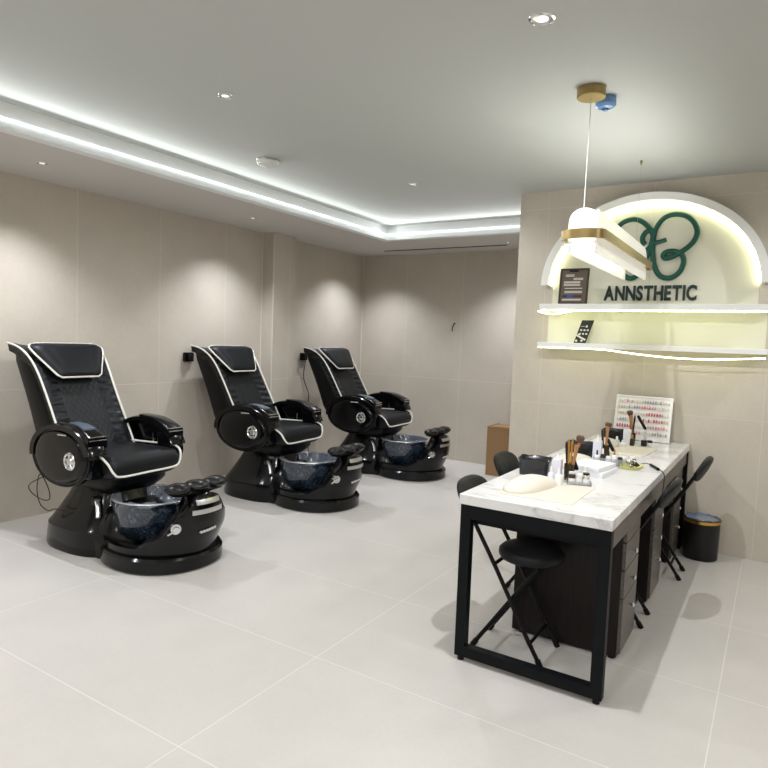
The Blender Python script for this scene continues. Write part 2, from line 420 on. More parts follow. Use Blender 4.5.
    mb.build('drain_lever', m_silver, t)
    MB().lathe((.08, -.22, .355), [(.0, -.03), (.035, -.028), (.04, 0), (.03, .02), (0, .026)], 20).build('valve_cover', m_black, t)
    # footrest of three padded lobes on a slab, over the front of the bowl
    fr = MB().tube(cr([(.79, -.20, .505), (.80, -.08, .500), (.80, .08, .500), (.79, .20, .505)], 5), [.03, .05]+[.058]*12+[.05, .03], 14, flat=.4).box(.77, .86, -.05, .05, .45, .50).build('footrest', m_black2, t)
    for y, rx in [(-.150, .075), (0, .082), (.150, .075)]:
        MB().sphere((.80, y, .528), (rx, .088, .038), 24, 12).build('pad', m_padg, fr)
    # seat frame and cushion
    MB().rings([sup(-.03, 0, z, hx, hy, 32, 6) for z, hx, hy in [(.40, .20, .2), (.44, .25, .235), (.47, .275, .25), (.515, .28, .25)]]).build('seat_frame', m_black2, t)
    secs = [(-.30, .275, .265, .67, .52), (-.1, .28, .265, .675, .51), (.10, .288, .262, .68, .50), (.21, .29, .255, .68, .50), (.27, .288, .245, .675, .505), (.30, .28, .24, .655, .515), (.318, .27, .235, .63, .53), (.322, .26, .225, .60, .55)]
    rs = []
    for x, wt, wb, zt, zb in secs:
        ring = []; cz = (zt+zb)/2; hz = (zt-zb)/2
        for i in range(40):
            a = 2*PI*i/40; c, s_ = math.cos(a), math.sin(a); p = 5
            yy = math.copysign(abs(c)**(2/p), c); zz = math.copysign(abs(s_)**(2/p), s_)
            w = wb+(wt-wb)*(zz+1)/2
            ring.append((x, yy*w, cz+zz*hz-(.012*(1-yy*yy)*0 if zz > 0 else 0)))
        rs.append(ring)
    seat = MB().rings(rs).build('seat', m_leather, t, smooth=60)
    pp = cr([(-.28, -.272, .668), (-.05, -.276, .674), (.12, -.287, .679), (.21, -.29, .674), (.285, -.285, .635), (.32, -.262, .572), (.326, -.21, .545), (.33, 0, .548), (.326, .21, .553), (.320, .262, .585), (.302, .282, .65), (.235, .289, .683), (.12, .287, .682), (-.05, .276, .676), (-.28, .268, .668)], 8)
    MB().tube(pp, .0075, 8).build('piping', m_pipe, seat)
    # backrest cushion
    prof = [(-.17, .58, .262), (-.24, .69, .268), (-.315, .81, .27), (-.395, .94, .27), (-.475, 1.07, .272), (-.545, 1.18, .278), (-.61, 1.26, .288), (-.68, 1.315, .300), (-.76, 1.350, .312), (-.855, 1.366, .318)]
    S = cr([(a, w, b) for a, b, w in prof], 4); rows = []; pipeL = []; pipeR = []; quilt = []
    for i, p in enumerate(S):
        a = S[max(0, i-1)]; b = S[min(len(S)-1, i+1)]; tx, tz = b.x-a.x, b.z-a.z; l = math.hypot(tx, tz); nx, nz = tz/l, -tx/l
        w = p.y; th = interp([(0, .09), (.7, .09), (1, .05)], i/(len(S)-1)); ring = []
        for u in [-1+2*k/20 for k in range(21)]:
            d = .022*abs(u)**4 - .012*(1-u*u)-(.02 if abs(u) > .999 else 0)
            ring.append((p.x+nx*d, u*w, p.z+nz*d))
        for u in [1-2*k/10 for k in range(11)]: ring.append((p.x-nx*th, u*(w-.012), p.z-nz*th))
        rows.append(ring)
        for sd_, L in ((-1, pipeL), (1, pipeR)): L.append((p.x+nx*.012, sd_*(w+.004), p.z+nz*.012))
    back = MB().rings(rows).build('backrest', [m_rib], t, smooth=50)
    for L in (pipeL, pipeR): MB().tube(L[2:], .0075, 8).build('piping', m_pipe, back)
    rows = []
    for i, p in enumerate(S):
        if not (1 <= i <= 23): continue
        a = S[max(0, i-1)]; b = S[min(len(S)-1, i+1)]; tx, tz = b.x-a.x, b.z-a.z; l = math.hypot(tx, tz); nx, nz = tz/l, -tx/l
        q = (i-1)/22; edge = math.sin(min(1, q*6, (1-q)*6)*PI/2)
        rows.append([(p.x+nx*(-.012*(1-(u*.62)**2)+.008*edge*(1-abs(u)**6)), u*.165, p.z+nz*(-.012*(1-(u*.62)**2)+.008*edge*(1-abs(u)**6))) for u in [-1+2*k/14 for k in range(15)]])
    MB().grid(rows).build('quilted_panel', m_quilt, back, smooth=60)
    # hard shell behind the cushion
    rs = []
    for z, xf, xr, w in [(.46, -.20, -.42, .22), (.56, -.20, -.53, .26), (.70, -.26, -.63, .272), (.83, -.34, -.68, .275), (.95, -.41, -.73, .277), (1.04, -.47, -.77, .28), (1.15, -.55, -.82, .284), (1.24, -.61, -.86, .288), (1.30, -.68, -.875, .28), (1.335, -.74, -.87, .26)]:
        rs.append(sup((xf+xr)/2, 0, z, abs(xf-xr)/2, w, 32, 4.5))
    MB().rings(rs).build('back_shell', m_black2, t, smooth=50)
    # headrest pillow
    B0 = Vector((-.478, 0, 1.125)); T0 = Vector((-.685, 0, 1.372)); tv = T0-B0; nv = Vector((tv.z, 0, -tv.x)).normalized()
    def hw(v): return interp([(0, .140), (.06, .170), (.70, .272), (.84, .284), (.95, .265), (1, .21)], v) if v < .06 or v > .70 else .170+(.272-.170)*(v-.06)/.64
    def roll(v): return Vector((-.035, 0, -.012))*max(0, (v-.75)/.25)**2
    rows = []; rows2 = []; M = 22
    for j in range(M+1):
        v = j/M; w = hw(v); r1 = []; r2 = []
        for i in range(25):
            u = -1+2*i/24; e = (1-abs(u)**5)*(1-abs(2*v-1)**5); e = max(0, e)**.5
            stitch = -.006*math.exp(-((abs(u)-.62)/.05)**2) if .25 < v < .8 else 0
            base = B0+tv*v+Vector((0, u*w, 0))+roll(v)
            r1.append(base+nv*(.028+.035*e+stitch)); r2.append(base+nv*(.024-.02*e))
        rows.append(r1); rows2.append(r2)
    hd = MB(); hd.grid(rows); hd.grid(rows2, True); hd = hd.build('headrest', m_leather, t, smooth=60)
    out = [B0+tv*v+Vector((0, hw(v), 0))+roll(v)+nv*.028 for v in [k/14 for k in range(15)]]
    out += [B0+tv+Vector((0, hw(1)*u, 0))+roll(1)+nv*.03 for u in (.6, .2, -.2, -.6)]
    out += [B0+tv*v+Vector((0, -hw(v), 0))+roll(v)+nv*.028 for v in [1-k/14 for k in range(15)]]
    out += [B0+Vector((0, hw(0)*u, 0))+nv*.03 for u in (-.6, -.2, .2, .6)]
    MB().tube(out, .0075, 8, closed=True).build('piping', m_pipe, hd)
    # arms
    for sd_ in (-1, 1):
        cx, cz, a, b = -.105, .645, .345, .208; yo = .345
        arm = MB()
        k = 56; el = [(cx+a*math.cos(2*PI*i/k)-.03*math.sin(2*PI*i/k)*0, cz+b*math.sin(2*PI*i/k)+.0) for i in range(k)]
        rs = []
        for y, sc in [(.315, .90), (.322, .94), (.335, .96), (.345, .965), (.372, .965), (.378, .94), (.370, .90), (.370, .84), (.385, .80), (.392, .70), (.396, .35)]:
            rs.append([(cx+(x-cx)*sc, sd_*y, cz+(z-cz)*sc) for x, z in el])
        arm.rings(rs)
        arm = arm.build('arm', m_black, t, smooth=40)
        # arched cap over the disc
        rs = []
        for i in range(33):
            th = R(188-178*i/32); dx, dz = math.cos(th), math.sin(th)
            ro, ri = 1.03, .86
            y0, y1 = .235, .385
            w_in = interp([(0, .30), (.3, .262), (1, .255)], i/32)
            def q(f, y): return (cx+a*f*dx, sd_*y, cz+b*f*dz+.006)
            rs.append([q(ri, w_in), q(ro-.03, w_in), q(ro, w_in+.02), q(ro+.01, .32), q(ro, y1-.015), q(ro-.03, y1), q(ri, y1)])
        MB().rings(rs).build('arm_cap', m_black, arm, smooth=40)
        # forward armrest block with chrome lines
        fb = cr([(-.14, sd_*.31, .868), (.02, sd_*.31, .864), (.13, sd_*.31, .835), (.215, sd_*.31, .80)], 5); rs = []
        for i, p in enumerate(fb):
            q = i/(len(fb)-1); h_ = .012+.033*q; w = .045+.025*q
            ring = []
            for kx in range(20):
                an = 2*PI*kx/20; c, s_ = math.cos(an), math.sin(an)
                ring.append((p.x-.0*s_, p.y+w*math.copysign(abs(c)**.45, c), p.z-h_+.01+h_*math.copysign(abs(s_)**.45, s_)))
            rs.append(ring)
        MB().rings(rs).build('armrest', m_black, arm, smooth=45)
        for z in (.806, .784): MB().box(.207, .224, sd_*.31-.06, sd_*.31+.06, z-.004, z+.003).build('chrome_line', m_chrome, arm, bevel=.002)
        MB().box(.209, .221, sd_*.31-.05, sd_*.31+.05, .70, .713).build('chrome_bar', m_chrome, arm, bevel=.003)
        MB().box(.07, .215, sd_*.31-.055, sd_*.31+.055, .525, .775).build('arm_front', m_black, arm, bevel=.02)
        # dial
        mb = MB().lathe((.045, sd_*.390, .635), [(.058, 0), (.060, sd_*.006), (.054, sd_*.014), (.046, sd_*.006), (.03, sd_*.004), (.022, sd_*.014), (.004, sd_*.016)], 32, 'y')
        for aa in range(5):
            an = 2*PI*aa/5+.3; mb.tube([(.045+.02*math.cos(an), sd_*.398, .635+.02*math.sin(an)), (.045+.05*math.cos(an), sd_*.400, .635+.05*math.sin(an))], .006, 6)
        mb.build('dial', m_chrome, arm)
        MB().tube([(-.10, sd_*.388, .795), (.0, sd_*.388, .80)], .006, 8).build('chrome_mark', m_chrome, arm)
        if sd_ > 0:
            for x, dx in ((-.02, 0), (.10, .05)): MB().tube([(x, .30, .66), (x+dx, .30, .745)], .006, 8).build('strut', m_chrome, arm)
    pz = MB().rings([[(-.04, -.345, .872), (-.04, -.285, .872), (-.04, -.285, .880), (-.04, -.345, .880)], [(.06, -.35, .864), (.06, -.275, .864), (.06, -.275, .873), (.06, -.35, .873)], [(.14, -.355, .842), (.14, -.27, .842), (.14, -.27, .853), (.14, -.355, .853)]])
    pz.build('control_panel', m_panel, t)
    return t
m_padg = mat('pad_vinyl', (10, 12, 13), .24, coat=.15, spec=.4)
proto = make_chair()
spots = [(-3.9, 2.75, 'nearest pedicure chair with a loose cable looping under its arm'),
         (-3.975, 4.50, 'middle pedicure chair, standing in front of the wall pillar'),
         (-3.915, 6.13, 'farthest pedicure chair, standing in the alcove behind the pillar')]
chairs = []
for i, (x, y, lab) in enumerate(spots):
    o = proto if i == 0 else copy_tree(proto)
    o.location = (x, y, 0); o['label'] = 'black ' + lab; chairs.append(o)
cab = cr([(-.26, -.33, .50), (-.36, -.36, .46), (-.50, -.36, .39), (-.46, -.36, .34), (-.30, -.38, .325), (-.21, -.38, .345), (-.25, -.37, .42), (-.36, -.36, .49), (-.40, -.36, .38), (-.36, -.36, .28), (-.26, -.36, .25), (-.20, -.35, .27), (-.10, -.30, .262), (-.05, -.25, .27)], 8)
MB().tube(cab, .0035, 8).build('cable', m_cable, chairs[0])
for y, c_, lab in ((4.23, 'middle', 'black socket box on the wall behind the middle pedicure chair'), (6.0, 'far', 'black socket box on the wall behind the farthest pedicure chair')):
    so = thing('wall_socket', lab, 'socket', (XL, y, 1.26), 0, 'wall socket boxes')
    MB().box(0, .035, -.055, .055, -.045, .045).build('back_plate', m_black2, so, bevel=.006)
    MB().box(.035, .06, -.025, .025, -.03, .03).build('plug', m_cable, so, bevel=.006)
cd = cr([(XL+.05, 6.0, 1.22), (XL+.012, 6.02, 1.0), (XL+.03, 6.1, .8), (XL+.012, 6.12, .66), (XL+.05, 6.10, .55), (XL+.012, 6.14, .42), (XL+.03, 6.12, .25), (XL+.03, 6.13, .012)], 8)
tag(MB().tube(cd, .005, 8).build('power_cord', m_cable), 'thin dark power cord hanging down the wall behind the farthest pedicure chair', 'cord')
hk = cr([(-3.51, YB, 1.735), (-3.51, YB-.03, 1.74), (-3.525, YB-.035, 1.70), (-3.54, YB-.02, 1.665), (-3.535, YB-.015, 1.64)], 6)
tag(MB().tube(hk, .006, 8).build('wire_stub', m_cable), 'short dark wire stub sticking out of the back wall', 'wire')
# cardboard box in the alcove
cb = thing('cardboard_box', 'tall brown cardboard box standing in the alcove beside the sign wall', 'box', (-2.55, 6.88, 0))
MB().box(-.225, .22, -.18, .18, 0, .555).build('carton', m_card, cb, bevel=.004)
MB().box(-.227, .222, -.03, .03, .556, .5585).box(-.2275, -.2255, -.03, .03, .47, .5565).build('tape', m_tape, cb)
MB().box(-.225, -.22, -.18, .18, .555, .563).box(-.225, .22, -.182, -.175, .555, .562).build('flap', m_card, cb)

# ------------------------------------------------------------------ nail table
tb = thing('nail_table', 'long nail table with white marble top and black metal frame', 'table', (-.875, 3.955, 0))
X0, X1, Y0, Y1 = -.345, .345, -1.305, 1.30
MB().box(X0, X1, Y0, Y1, .752, .80).build('tabletop', m_marble, tb, bevel=.004)
def end_frame(y):
    mb = MB(); w = .022; h_ = .025
    for sx_ in (X0+.03, X1-.03): mb.box(sx_-h_, sx_+h_, y-w, y+w, .022, .75)
    mb.box(X0+.03+h_, X1-.03-h_, y-w, y+w, .022, .072)
    mb.box(X0+.03+h_, X1-.03-h_, y-w, y+w, .685, .75)
    f_ = mb.build('end_frame', m_frame, tb)
    for sx_ in (X0+.03, X1-.03): MB().lathe((sx_, y, 0), [(.016, 0), (.016, .022)], 16).build('foot', m_black2, f_)
end_frame(Y0+.035); end_frame(Y1-.035)
MB().box(X1-.028, X1-.012, Y0+.06, Y1-.06, .655, .752).build('apron', m_drawer, tb, bevel=.002)
MB().box(X0+.012, X0+.028, Y0+.06, Y1-.06, .655, .752).build('apron', m_drawer, tb, bevel=.002)
MB().box(X0+.03, X1-.03, Y0+.058, Y0+.085, .655, .752).build('cross_rail', m_frame, tb)
cabs = []
def make_cab():
    t = thing('drawer_cabinet', 'x', 'drawer cabinet', group='dark drawer cabinets under the nail table')
    MB().box(-.25, .275, -.17, .17, .012, .65).build('carcass', m_wood, t, bevel=.002)
    for sx_ in (-.2, .25):
        for sy in (-.15, .15): MB().lathe((sx_, sy, 0), [(.015, 0), (.015, .012)], 12).build('foot', m_black2, t)
    for z0, z1 in ((.035, .30), (.305, .44), (.445, .575)):
        d = MB().box(.2755, .293, -.168, .168, z0, z1).build('drawer', m_drawer, t, bevel=.002)
        zk = (z0+z1)/2 if z0 > .1 else .235
        MB().lathe((.293, -.02, zk), [(.005, 0), (.006, .012), (.013, .016), (.014, .022), (.008, .027)], 18, 'x').build('knob', m_chrome, d)
    MB().box(.2755, .293, -.168, .168, .58, .648).build('fascia', m_drawer, t, bevel=.002)
    return t
pc = make_cab()
for i, (y, lab) in enumerate([(3.285, 'drawer cabinet under the front end of the marble nail table'), (4.10, 'drawer cabinet under the middle of the marble nail table'), (4.95, 'drawer cabinet under the nail table, closest to the sign wall')]):
    o = pc if i == 0 else copy_tree(pc)
    o.location = (-.848, y, 0); o['label'] = 'dark wood ' + lab

# ------------------------------------------------------------------ folding stools (local +x towards the back, front foot at x=0)
def make_stool():
    t = thing('folding_chair', 'x', 'folding chair', group='black folding chairs round the nail table')
    r = .0105
    for s_ in (-1, 1):
        y = s_*.13
        p = cr([(0, y, .012), (.10, y, .18), (.235, y, .42), (.355, y, .62), (.41, y*.95, .72), (.45, y*.8, .795)], 6)
        f_ = MB().tube(p, r, 10).build('main_tube', m_black2, t); MB().tube([(-.006, y, .0), (.012, y, .035)], .0145, 10).build('rubber_foot', m_black2, f_)
        yb = s_*.105
        f_ = MB().tube([(.345, yb, .012), (.04, yb, .46)], r, 10).build('leg', m_black2, t); MB().tube([(.352, yb, .0), (.332, yb, .03)], .0145, 10).build('rubber_foot', m_black2, f_)
    MB().tube([(.055, -.13, .10), (.055, .13, .10)], .008, 8).build('crossbar', m_black2, t)
    MB().tube([(.29, -.105, .088), (.29, .105, .088)], .008, 8).build('crossbar', m_black2, t)
    MB().tube([(.245, -.13, .445), (.245, .13, .445)], .009, 8).build('crossbar', m_black2, t)
    MB().lathe((.11, 0, .475), [(.10, -.015), (.148, -.008), (.158, .008), (.156, .03), (.14, .045), (.09, .052), (.0, .054)], 36).build('seat', m_leather, t, smooth=50)
    ang = math.atan2(.10, .2); rs = []
    # curved oval back pad
    rows = []
    for j in range(13):
        v = -1+2*j/12
        ring = []
        for i in range(28):
            a = 2*PI*i/28; yy = .17*math.copysign(abs(math.cos(a))**.8, math.cos(a)); 
            zz = .088*math.copysign(abs(math.sin(a))**.8, math.sin(a))
            sc = math.sqrt(max(0, 1-v**4))*.985+.015
            tk = v*.024
            y_ = yy*sc; z_ = zz*sc; bx = -2.0*y_*y_*.4
            ring.append((.44+tk*math.cos(ang)+z_*math.sin(ang)+bx+.0, y_, .738-tk*math.sin(ang)+z_*math.cos(ang)))
        rows.append(ring)
    MB().rings(rows).build('back_pad', m_leather, t, smooth=60)
    return t
ps = make_stool()
for i, (x, y, rz, lab) in enumerate([
    (-.85, 2.95, PI, 'at the front left of the nail table'),
    (-.99, 3.765, PI, 'farther back on the left of the nail table'),
    (-.885, 3.67, 0, 'right of the table, in front of the middle cabinet'),
    (-.81, 4.58, 0, 'right of the table, nearest the waste bin')]):
    o = ps if i == 0 else copy_tree(ps)
    o.location = (x, y, 0); o.rotation_euler.z = rz; o['label'] = 'black folding chair ' + lab

# ------------------------------------------------------------------ waste bin
wb = thing('waste_bin', 'round black waste bin with gold rim, standing against the sign wall', 'waste bin', (-.40, 5.09, 0))
MB().lathe((0, 0, 0), [(.112, 0), (.116, .006), (.121, .285), (.124, .293), (.119, .293), (.115, .275), (.10, .02), (.0, .015)], 44).build('bucket', m_bin, wb, smooth=50)
MB().lathe((0, 0, 0), [(.1225, .268), (.1255, .268), (.1262, .290), (.1232, .290)], 44, caps=False).build('gold_rim', m_gold, wb)
rs = []
for r_, z in [(.116, .285), (.117, .298), (.110, .296), (.095, .27), (.07, .26), (.03, .275)]:
    rs.append([((r_+random.uniform(-.006, .004))*math.cos(2*PI*i/30), (r_+random.uniform(-.006, .004))*math.sin(2*PI*i/30), z+random.uniform(-.008, .008)) for i in range(30)])
MB().rings(rs).build('liner', m_binliner, wb, smooth=20)

# ------------------------------------------------------------------ things on the table
TZ = .8
def arm_cushion(x, y, rz, lab):
    t = thing('hand_rest', lab, 'hand rest', (x, y, TZ+.0031), rz, 'cream hand rests on the nail table')
    rs = []
    for i in range(25):
        u = -1+2*i/24; s_ = (1-abs(u)**3.2)**.5 if abs(u) < 1 else 0
        w = .080*(.06+.94*s_); h_ = (.046+.010*math.cos(u*PI))*(.06+.94*s_)
        rs.append([(w*math.copysign(abs(math.cos(a))**.8, math.cos(a)), u*.195, max(0.0, .002+h_*math.sin(a)) if math.sin(a) > 0 else .001) for a in [2*PI*k/24 for k in range(24)]])
    o = MB().rings(rs).build('cushion', m_cream, t, smooth=70); return t
arm_cushion(-1.0, 3.0, R(-12), 'cream padded hand rest at the front end of the nail table')
arm_cushion(-1.02, 3.80, R(-14), 'cream padded hand rest half hidden behind the stacked white boxes')
arm_cushion(-1.03, 4.64, R(-14), 'cream padded hand rest nearest the swatch board')
def tmat(x0, x1, y0, y1, lab, rz=0):
    o = MB().box(-(x1-x0)/2, (x1-x0)/2, -(y1-y0)/2, (y1-y0)/2, 0, .003).build('table_mat', m_mat, smooth=0, bevel=.001)
    o.location = ((x0+x1)/2, (y0+y1)/2, TZ); o.rotation_euler.z = rz; tag(o, lab, 'table mat', 'cream mats on the nail table')
tmat(-1.09, -.735, 2.775, 3.21, 'cream table mat under the front hand rest')
tmat(-.97, -.70, 4.36, 4.80, 'cream table mat at the far end by the swatch board', R(-3))
def black_tub(x, y, lab, rz=0):
    t = thing('liner_box', lab, 'desk bin', (x, y, TZ), rz, 'black bag lined desk bins')
    rnd = random.Random(int(y*10)); rs = []
    for z, a, b in [(0, .078, .055), (.07, .084, .06), (.088, .090, .066), (.092, .086, .062), (.080, .078, .054), (.05, .07, .048), (.045, .02, .01)]:
        rs.append([(p[0]+rnd.uniform(-.002, .002), p[1]+rnd.uniform(-.002, .002), z+(rnd.uniform(-.005, .005) if z > .04 else 0)) for p in sup(0, 0, z, a, b, 28, 5)])
    MB().rings(rs).build('bag', m_bag, t, smooth=22); return t
black_tub(-1.09, 3.33, 'black bag lined desk bin behind the front hand rest', R(10))
black_tub(-1.045, 4.09, 'black bag lined desk bin in the middle of the nail table', R(8))
black_tub(-1.02, 4.96, 'black bag lined desk bin at the far end near the wall', R(8))
def brush_cup(x, y, lab, white=False):
    t = thing('brush_cup', lab, 'brush cup', (x, y, TZ), 0, 'cups of brushes on the nail table')
    MB().lathe((0, 0, 0), [(.024, 0), (.026, .01), (.028, .085), (.025, .085), (.023, .01), (0, .008)], 22).build('cup', m_white if white else m_cupm, t)
    return t
m_cupm = mat('bronze_glass', (70, 62, 44), .15, metal=.6)
def brush(x, y, dx, dy, ln, kind, lab):
    b = Vector((x, y, TZ+.015)); d = Vector((dx, dy, 1)).normalized(); e = b+d*ln
    t = thing('makeup_brush', lab, 'brush', (x, y, TZ+.015), 0, 'brushes standing in the table cups')
    l = lambda s: d*s
    if kind == 'fan':
        MB().tube([l(0), l(ln*.72)], .005, 8).build('handle', m_gold, t); MB().tube([l(ln*.72), l(ln*.82)], [.007, .009], 10).build('ferrule', m_ferr, t)
        MB().tube([l(ln*.82), l(ln*.9), l(ln*.97), l(ln)], [.010, .021, .022, .012], 14).build('bristles', m_hair, t)
    elif kind == 'gold': MB().tube([l(0), l(ln*.9), l(ln)], [.005, .0065, .003], 8).build('handle', m_gold, t)
    elif kind == 'copper':
        MB().tube([l(0), l(ln*.8), l(ln)], [.006, .009, .011], 10).build('handle', m_ferr, t)
    else: MB().tube([l(0), l(ln*.9), l(ln)], [.006, .0075, .004], 8).build('handle', m_cable, t)
def bottle(x, y, h_, r, cap, m, lab, group='small bottles on the nail table'):
    t = thing('bottle', lab, 'bottle', (x, y, TZ), 0, group)
    MB().lathe((0, 0, 0), [(r*.95, 0), (r, .003), (r, h_*.55), (r*.8, h_*.62), (r*.35, h_*.66), (r*.35, h_*.7)], 20).build('body', m, t, smooth=40)
    MB().lathe((0, 0, 0), [(r*.45, h_*.66), (r*.42, h_*.7), (r*.3, h_), (r*.1, h_)], 16).build('cap', cap, t)
def jar(x, y, r, h_, m, cap, lab):
    t = thing('small_jar', lab, 'jar', (x, y, TZ+.006), 0, 'small nail product jars')
    MB().lathe((0, 0, 0), [(r*.9, 0), (r, .002), (r, h_*.6), (r*.9, h_*.62)], 18).build('body', m, t)
    MB().lathe((0, 0, 0), [(r*.98, h_*.62), (r*1.02, h_*.64), (r, h_), (r*.8, h_*1.01)], 18).build('lid', cap, t)
def label_box(x, y, w, d, h_, m, lab, cat='dispenser', nm='pump_dispenser', pump=True):
    t = thing(nm, lab, cat, (x, y, TZ))
    MB().box(-w/2, w/2, -d/2, d/2, 0, h_).build('body', m, t, bevel=.003)
    if pump: MB().lathe((0, 0, 0), [(.008, h_), (.008, h_+.012), (.005, h_+.014), (.005, h_+.03), (.002, h_+.03)], 12).build('nozzle', m_jar, t)
# station 1
label_box(-.945, 3.25, .045, .045, .115, m_lilac, 'pale lilac square dispenser behind the two white dropper bottles')
brush_cup(-.90, 3.315, 'bronze brush cup beside the front white dropper bottles')
for a in [(-.907, 3.315, -.10, .03, .185, 'dark', 'dark handled brush leaning left in the front brush cup'), (-.903, 3.31, -.03, .02, .20, 'gold', 'left gold brush handle in the front brush cup'), (-.897, 3.318, .03, -.02, .205, 'gold', 'right gold brush handle in the front brush cup'), (-.889, 3.312, .12, -.02, .175, 'copper', 'copper brush handle in the front brush cup'), (-.895, 3.325, .16, .14, .225, 'fan', 'fan shaped fluffy brush in the front brush cup')]: brush(*a)
bottle(-.95, 3.165, .088, .017, m_jar, m_lilac, 'white dropper bottle, left one of the pair beside the front hand rest')
bottle(-.905, 3.145, .088, .0185, m_jar, m_jar, 'white dropper bottle, right one of the pair beside the front hand rest')
bottle(-.835, 3.375, .07, .015, m_jar, m_jar, 'white bottle between the front brush cup and the stacked boxes')
def pen(x, y, z, d, ln, lab):
    p = Vector((x, y, z)); dv = Vector(d).normalized()*ln
    tag(MB().tube([p, p+dv*.1, p+dv*.9, p+dv], [.008, .011, .011, .006], 10).build('marker_pen', m_black2), lab, 'pen', 'black marker pens')
pen(-.862, 3.325, TZ+.055, (-.35, .1, .75), .075, 'black pen leaning at the front brush cup')
tr = thing('product_tray', 'clear tray of small white and silver jars at the front', 'tray', (-.83, 3.24, TZ), R(20))
MB().box(-.06, .06, -.045, .045, 0, .005).box(-.06, -.057, -.045, .045, .005, .02).box(.057, .06, -.045, .045, .005, .02).box(-.057, .057, -.045, -.042, .005, .02).box(-.057, .057, .042, .045, .005, .02).build('tray', m_clear, tr)
for i, (dx, dy, m, c_) in enumerate([(-.035, -.02, m_jar, m_cupm), (.0, -.022, m_jar, m_jar), (.036, -.02, m_jar, m_chrome), (-.03, .02, m_cupm, m_jar), (.004, .018, m_chrome, m_jar), (.038, .018, m_jar, m_cupm)]):
    px, py = -.83+dx*math.cos(R(20))-dy*math.sin(R(20)), 3.24+dx*math.sin(R(20))+dy*math.cos(R(20))
    jar(px, py, .0175, .046+.006*(i % 2), m, c_, ['small white jar with dark lid, front left of the clear tray', 'small all white jar, front middle of the clear tray', 'small white jar with silver lid, front right of the clear tray', 'small dark jar with white lid, back left of the clear tray', 'small silver jar with white lid, back middle of the clear tray', 'small white jar with dark lid, back right of the clear tray'][i])
# two white boxes
for k, (lab, dx, rz) in enumerate([('flat white box, bottom one of the stacked pair', .008, R(-6)), ('flat white box, top one of the stacked pair', -.004, R(-9))]):
    b = thing('white_box', lab + ' in the middle of the table', 'box', (-.845+dx, 3.58, TZ+k*.0285), rz, 'stacked white boxes')
    MB().box(-.088, .088, -.118, .118, 0, .010).build('tray_base', m_box, b); MB().box(-.090, .090, -.12, .12, .0105, .028).build('lid', m_box, b, bevel=.002)
# station 2
brush_cup(-.905, 4.13, 'bronze brush cup in the middle of the table')
for a in [(-.91, 4.13, -.12, .03, .17, 'dark', 'dark brush in the middle brush cup'), (-.90, 4.132, .02, .0, .19, 'copper', 'copper handled brush in the middle brush cup'), (-.905, 4.138, .05, .05, .215, 'fan', 'wide fluffy brush in the middle brush cup')]: brush(*a)
label_box(-.925, 4.02, .05, .04, .125, m_lilac, 'tall pale dispenser with label behind the clear bottle rack')
rk = thing('bottle_rack', 'clear acrylic rack of small bottles behind the white boxes', 'rack', (-.835, 3.92, TZ), R(8))
MB().box(-.085, .085, -.03, .03, 0, .004).box(-.085, .085, -.03, -.028, .004, .04).box(-.085, .085, .028, .03, .004, .04).box(-.085, -.083, -.028, .028, .004, .04).box(.083, .085, -.028, .028, .004, .04).build('rack', m_clear, rk)
for i in range(5):
    px, py = -.835+(-.066+.033*i)*math.cos(R(8)), 3.92+(-.066+.033*i)*math.sin(R(8))
    bottle(px, py, .082+.012*(i % 2), .0145, [m_cable, m_jar, m_cupm, m_gold, m_jar][i], [m_jar, m_cable, m_jar, m_jar, m_cupm][i], ['small dark bottle at the left end of the clear rack', 'small white bottle with dark cap, second from left in the clear rack', 'small bronze bottle in the middle of the clear rack', 'small gold bottle with white cap in the clear rack', 'small white bottle at the right end of the clear rack'][i], 'bottles in the clear rack')
pen(-.85, 4.13, TZ+.05, (-.45, .1, .75), .09, 'black pen leaning at the middle brush cup')
ty = thing('clutter_tray', 'yellow green tray of nail clips right of the white boxes', 'tray', (-.70, 3.92, TZ), R(-5))
MB().rings([sup(0, 0, z, a, b, 32, 3.5) for z, a, b in [(0, .05, .09), (.004, .052, .092), (.014, .056, .098), (.012, .050, .092), (.005, .046, .088)]]).build('tray', m_ytray, ty)
rnd = random.Random(8)
for i in range(9):
    a = rnd.uniform(0, PI); px, py = -.70+rnd.uniform(-.04, .035), 3.92+rnd.uniform(-.07, .08); L = .02
    z = TZ+.016+rnd.uniform(.0, .012)
    tag(MB().tube([(px-L*math.cos(a), py-L*math.sin(a), z), (px, py, z+.014), (px+L*math.cos(a), py+L*math.sin(a), z)], [.007, .009, .006], 8).build('nail_clip', [m_cupm, m_jar, m_chrome][i % 3]),
        ['bronze', 'white', 'silver'][i % 3] + ' nail clip heaped in the yellow green tray', 'clip', ['bronze', 'white', 'silver'][i % 3] + ' nail clips in the tray')
for i, (x, y) in enumerate([(-.77, 4.07), (-.73, 4.11)]): jar(x, y, .018, .03, [m_jar, m_cupm][i], m_jar, ['white jar behind the yellow green tray', 'dark bodied jar with white lid behind the yellow green tray'][i])
